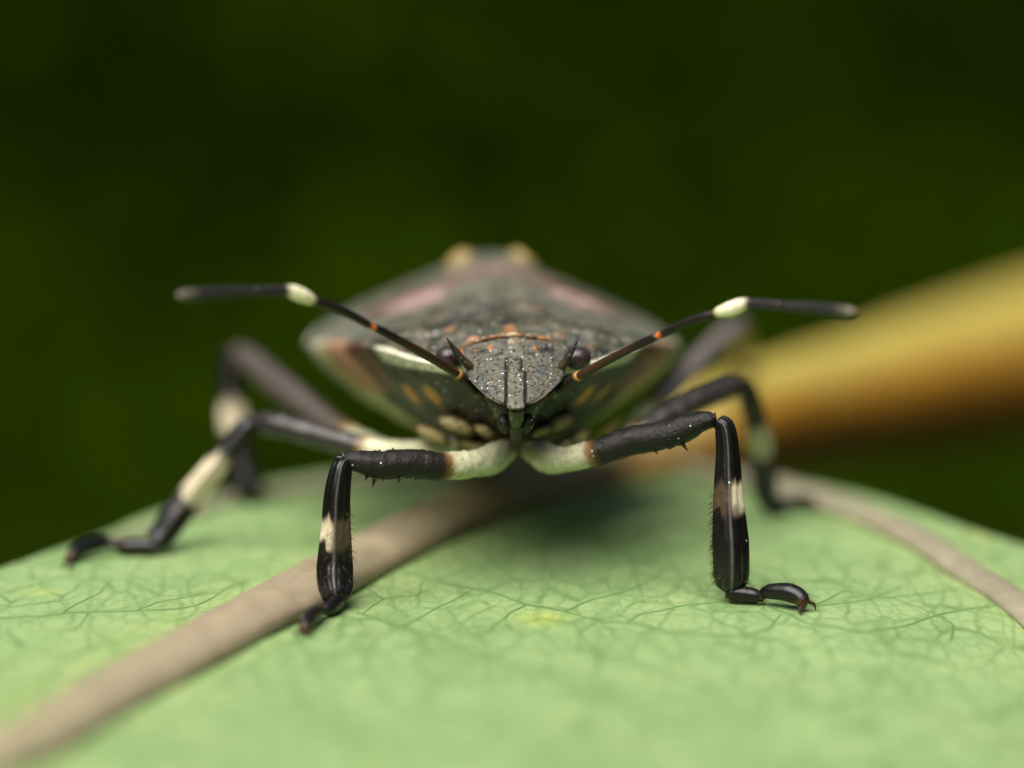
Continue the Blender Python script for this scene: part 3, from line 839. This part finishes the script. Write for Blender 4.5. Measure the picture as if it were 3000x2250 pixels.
rh = random.Random(11)
HAIR = (0.16, 0.085, 0.03)
def tibia_hairs(p0, p1, hw0, hw1, n, t0=.45, dark=False):
    out = []
    for k in range(n):
        t_ = t0 + (.95 - t0) * rh.random() ** .8
        c = lerp(p0, p1, t_); side = rh.choice((-1, 1)); a_ = rh.uniform(-.9, 1.2)
        hw = lerp(hw0, hw1, t_) / 150
        dirv = (RGT * side * math.cos(a_) - FWD * math.sin(a_))
        b_ = c + dirv * hw * .92
        ln = rh.uniform(.08, .2)
        out.append((b_, b_ + (dirv * .9 + (p1 - p0).normalized() * .7).normalized() * ln, .009, mixc(HAIR, (0.03, .02, .01), rh.random())))
    return out
def under_hairs(path, n, ln=.14):
    out = []
    for k in range(n):
        i = rh.randrange(len(path) - 1); c = lerp(path[i], path[i + 1], rh.random())
        b_ = c + Vector((rh.uniform(-.03, .03), rh.uniform(-.1, .1), -.08))
        out.append((b_, b_ + Vector((rh.uniform(-.02, .07), rh.uniform(-.05, .02), -ln * rh.uniform(.6, 1.1))), .012, (0.26, 0.16, 0.06)))
    return out
def top_hairs(path, n, ln=.13, up=.12):
    out = []
    for k in range(n):
        i = rh.randrange(len(path) - 1); c = lerp(path[i], path[i + 1], rh.random())
        b_ = c + Vector((0, rh.uniform(-.1, .1), up))
        out.append((b_, b_ + Vector((rh.uniform(.02, .12), rh.uniform(-.06, .03), ln * rh.uniform(.3, 1))), .010, (0.06, .035, .015)))
    return out

# front leg, left in the picture
f = [Q(1478, 1318, 2.3), Q(1420, 1352, 1.3), Q(1300, 1366, .6), Q(1200, 1358, .3), Q(1110, 1362, .1), Q(1045, 1352, 0), Q(1012, 1346, 0)]
sp = [(Q(1000, 1342, -.1), Q(966, 1338, -.2), .055), (Q(1008, 1338, 0), Q(999, 1321, -.05), .05), (Q(1098, 1402, 0), Q(1090, 1429, 0), .06),
      (Q(1122, 1400, 0), Q(1119, 1412, 0), .03), (Q(1170, 1402, .1), Q(1165, 1418, .1), .045), (Q(1218, 1400, .2), Q(1216, 1411, .2), .03), (Q(1075, 1397, 0), Q(1068, 1409, 0), .04),
      (Q(1113, 1324, .1), Q(1110, 1314, .1), .03), (Q(1152, 1318, .1), Q(1149, 1310, .1), .03), (Q(1060, 1325, 0), Q(1055, 1317, 0), .025)]
t0, t1 = Q(1008, 1356, -.05), LQ(986, 1792, .22)
tars = [([LQ(992, 1785, .17), LQ(968, 1806, .18), LQ(938, 1815, .16)], [(0, .10), (.15, .17), (.7, .15), (1, .08)]),
        ([LQ(944, 1813, .17), LQ(915, 1836, .22), LQ(898, 1852, .17), LQ(890, 1860, .09)], [(0, .08), (.3, .15), (.8, .15), (1, .09)])]
leg(dict(femur=f, fr=[(0, .26), (.16, .30), (.36, .27), (.62, .295), (.85, .28), (.95, .20), (1, .13)], pale_end=.515, spines=sp, seed=3,
    tibia=[t0, Q(1000, 1374, -.12), Q(988, 1450, -.15), Q(984, 1560, -.1), Q(981, 1670, -.02), t1], tr=[(0, .15), (.05, .20), (.2, .235), (.45, .27), (.72, .335), (.9, .325), (.97, .26), (1, .16)],
    band=(.41, .54), bside=1, tarsus=tars,
    claws=[[LQ(890, 1860, .10), LQ(880, 1866, .14), LQ(868, 1866, .09), LQ(860, 1864, .0)], [LQ(892, 1862, .10), LQ(902, 1869, .12), LQ(911, 1869, .08), LQ(916, 1868, .0)]],
    hairs=tibia_hairs(t0, t1, 20, 44, 46, t0=.35)))

# front leg, right in the picture
f = [Q(1560, 1312, 2.3), Q(1625, 1348, 1.4), Q(1738, 1328, .9), Q(1850, 1292, .7), Q(1960, 1272, .5), Q(2040, 1240, .4), Q(2092, 1226, .35)]
sp = [(Q(2000, 1300, .4), Q(2017, 1324, .4), .05), (Q(1920, 1320, .5), Q(1928, 1332, .5), .04), (Q(2092, 1222, .3), Q(2096, 1205, .3), .05), (Q(2078, 1214, .3), Q(2074, 1204, .3), .04), (Q(1960, 1312, .5), Q(1966, 1320, .5), .03)]
t0, t1 = Q(2104, 1234, .3), LQ(2142, 1766, .23)
ta = [LQ(2128, 1768, .22), LQ(2180, 1770, .20), LQ(2238, 1774, .16)]
tb = [LQ(2226, 1772, .22), LQ(2258, 1777, .30), LQ(2308, 1784, .33), LQ(2344, 1790, .26), LQ(2350, 1796, .12)]
hs = tibia_hairs(t0, t1, 30, 51, 330, t0=.4) + under_hairs(ta, 60, .15) + under_hairs(tb[:4], 40, .10) + top_hairs(tb, 34) + top_hairs(ta, 20)
for k in range(6):
    hs.append((tb[3] + Vector((.1, 0, .1 - .03 * k)), tb[3] + Vector((.42 - .02 * k, -.1, .02 - .05 * k)), .010, (0.06, .035, .015)))
leg(dict(femur=f, fr=[(0, .26), (.14, .30), (.32, .25), (.6, .285), (.85, .27), (.95, .20), (1, .14)], pale_end=.435, spines=sp, seed=8,
    tibia=[t0, Q(2124, 1256, .25), Q(2132, 1330, .2), Q(2134, 1460, .15), Q(2142, 1620, .08), t1], tr=[(0, .14), (.05, .19), (.2, .215), (.45, .275), (.7, .335), (.9, .33), (.97, .27), (1, .15)],
    band=(.40, .51), bside=-1, wp=0, tarsus=[(ta, [(0, .10), (.12, .15), (.45, .165), (.8, .14), (1, .07)]), (tb, [(0, .07), (.2, .15), (.6, .19), (.88, .16), (1, .08)])],
    claws=[[LQ(2352, 1792, .14), LQ(2366, 1792, .19), LQ(2384, 1792, .15), LQ(2390, 1788, .0)], [LQ(2348, 1798, .13), LQ(2343, 1804, .12), LQ(2346, 1803, .0)]],
    hairs=hs))

MIDF = (0.030, 0.024, 0.021)
# middle leg, left
t1 = LQ(452, 1630, .22)
leg(dict(femur=[Q(1330, 1310, 3.6), Q(1200, 1325, 3.2), Q(1090, 1318, 3.2), Q(960, 1284, 3.6), Q(840, 1252, 4.0), Q(745, 1234, 4.4)], fcol=MIDF, mat=M_FEM2,
    fr=[(0, .2), (.3, .25), (.6, .26), (.92, .26), (1, .16)], pale_end=.43,
    tibia=[Q(738, 1240, 4.4), Q(715, 1258, 4.4), Q(620, 1380, 4.5), Q(530, 1492, 4.7), t1], tr=[(0, .16), (.06, .21), (.4, .25), (.75, .29), (.94, .27), (1, .16)],
    band=(.29, .58), whole=1, tarsus=[([t1, LQ(400, 1628, .20), LQ(345, 1628, .18)], [(0, .18), (.8, .19), (1, .1)]), ([LQ(350, 1626, .2), LQ(305, 1624, .26), LQ(240, 1640, .25), LQ(202, 1655, .14)], [(0, .09), (.3, .17), (.8, .17), (1, .1)])],
    claws=[[LQ(203, 1657, .14), LQ(190, 1665, .13), LQ(182, 1668, .0)], [LQ(203, 1657, .14), LQ(205, 1670, .13), LQ(208, 1674, .0)]]))
# middle leg, right
t1 = LQ(2248, 1512, .20)
leg(dict(femur=[Q(1660, 1310, 3.6), Q(1780, 1320, 3.4), Q(1900, 1250, 3.6), Q(2030, 1180, 4.2), Q(2120, 1142, 4.8), Q(2170, 1126, 5.2)], fcol=MIDF, mat=M_FEM2,
    fr=[(0, .2), (.3, .23), (.6, .25), (.92, .25), (1, .16)], pale_end=.36,
    tibia=[Q(2168, 1132, 5.2), Q(2190, 1150, 5.4), Q(2218, 1250, 6.2), Q(2232, 1340, 7.1), t1], tr=[(0, .16), (.06, .20), (.4, .23), (.75, .26), (.94, .25), (1, .16)],
    band=(.36, .60), whole=1, tarsus=[([t1, LQ(2275, 1510, .2), LQ(2300, 1506, .18)], [(0, .18), (.8, .19), (1, .1)]), ([LQ(2298, 1506, .19), LQ(2325, 1502, .26), LQ(2365, 1500, .22), LQ(2388, 1502, .12)], [(0, .09), (.3, .16), (.8, .16), (1, .1)])],
    claws=[[LQ(2386, 1502, .12), LQ(2398, 1502, .12), LQ(2406, 1502, .0)]]))
# hind leg, left
t1 = LQ(742, 1482, .22)
leg(dict(femur=[Q(1330, 1325, 5.4), Q(1200, 1335, 5.0), Q(1040, 1290, 5.4), Q(900, 1190, 6.8), Q(780, 1098, 8.4), Q(696, 1030, 9.6)], fcol=(0.085, 0.068, 0.058), mat=M_FEM2,
    fr=[(0, .2), (.3, .26), (.6, .30), (.92, .31), (1, .2)], pale_end=.34,
    tibia=[Q(692, 1036, 9.6), Q(676, 1070, 9.7), Q(680, 1200, 9.6), Q(706, 1340, 9.4), t1], tr=[(0, .18), (.06, .24), (.4, .28), (.75, .31), (.94, .29), (1, .18)],
    band=(.36, .54), whole=1, tarsus=[([t1, LQ(720, 1474, .2), LQ(695, 1466, .19)], [(0, .18), (.8, .19), (1, .1)]), ([LQ(698, 1466, .2), LQ(670, 1458, .3), LQ(640, 1456, .12)], [(0, .09), (.4, .16), (1, .1)])],
    claws=[[LQ(642, 1456, .12), LQ(634, 1455, .12), LQ(628, 1457, .01)]]))
# hind leg, right: its foot grips the far side of the leaf stalk
t1 = Q(2172, 1078, 15.6)
leg(dict(femur=[Q(1620, 1325, 5.4), Q(1780, 1325, 5.2), Q(1900, 1200, 6.2), Q(2010, 1092, 7.8), Q(2110, 998, 9.8), Q(2172, 944, 11.2)], fcol=(0.15, 0.125, 0.115), mat=M_FEM2,
    fr=[(0, .2), (.3, .22), (.6, .235), (.92, .24), (1, .17)], pale_end=.34,
    tibia=[Q(2172, 946, 11.2), Q(2172, 955, 12.2), Q(2170, 1005, 14.2), t1], tr=[(0, .16), (.06, .19), (.4, .2), (.75, .22), (.94, .22), (1, .15)],
    band=(.45, .75), whole=1, tarsus=[([t1, Q(2190, 1092, 16.6), Q(2215, 1110, 17.4), Q(2235, 1150, 18.2)], [(0, .15), (.4, .17), (.9, .15), (1, .08)])],
    claws=[[Q(2235, 1150, 18.2), Q(2242, 1170, 18.4), Q(2244, 1185, 18.3)]]))
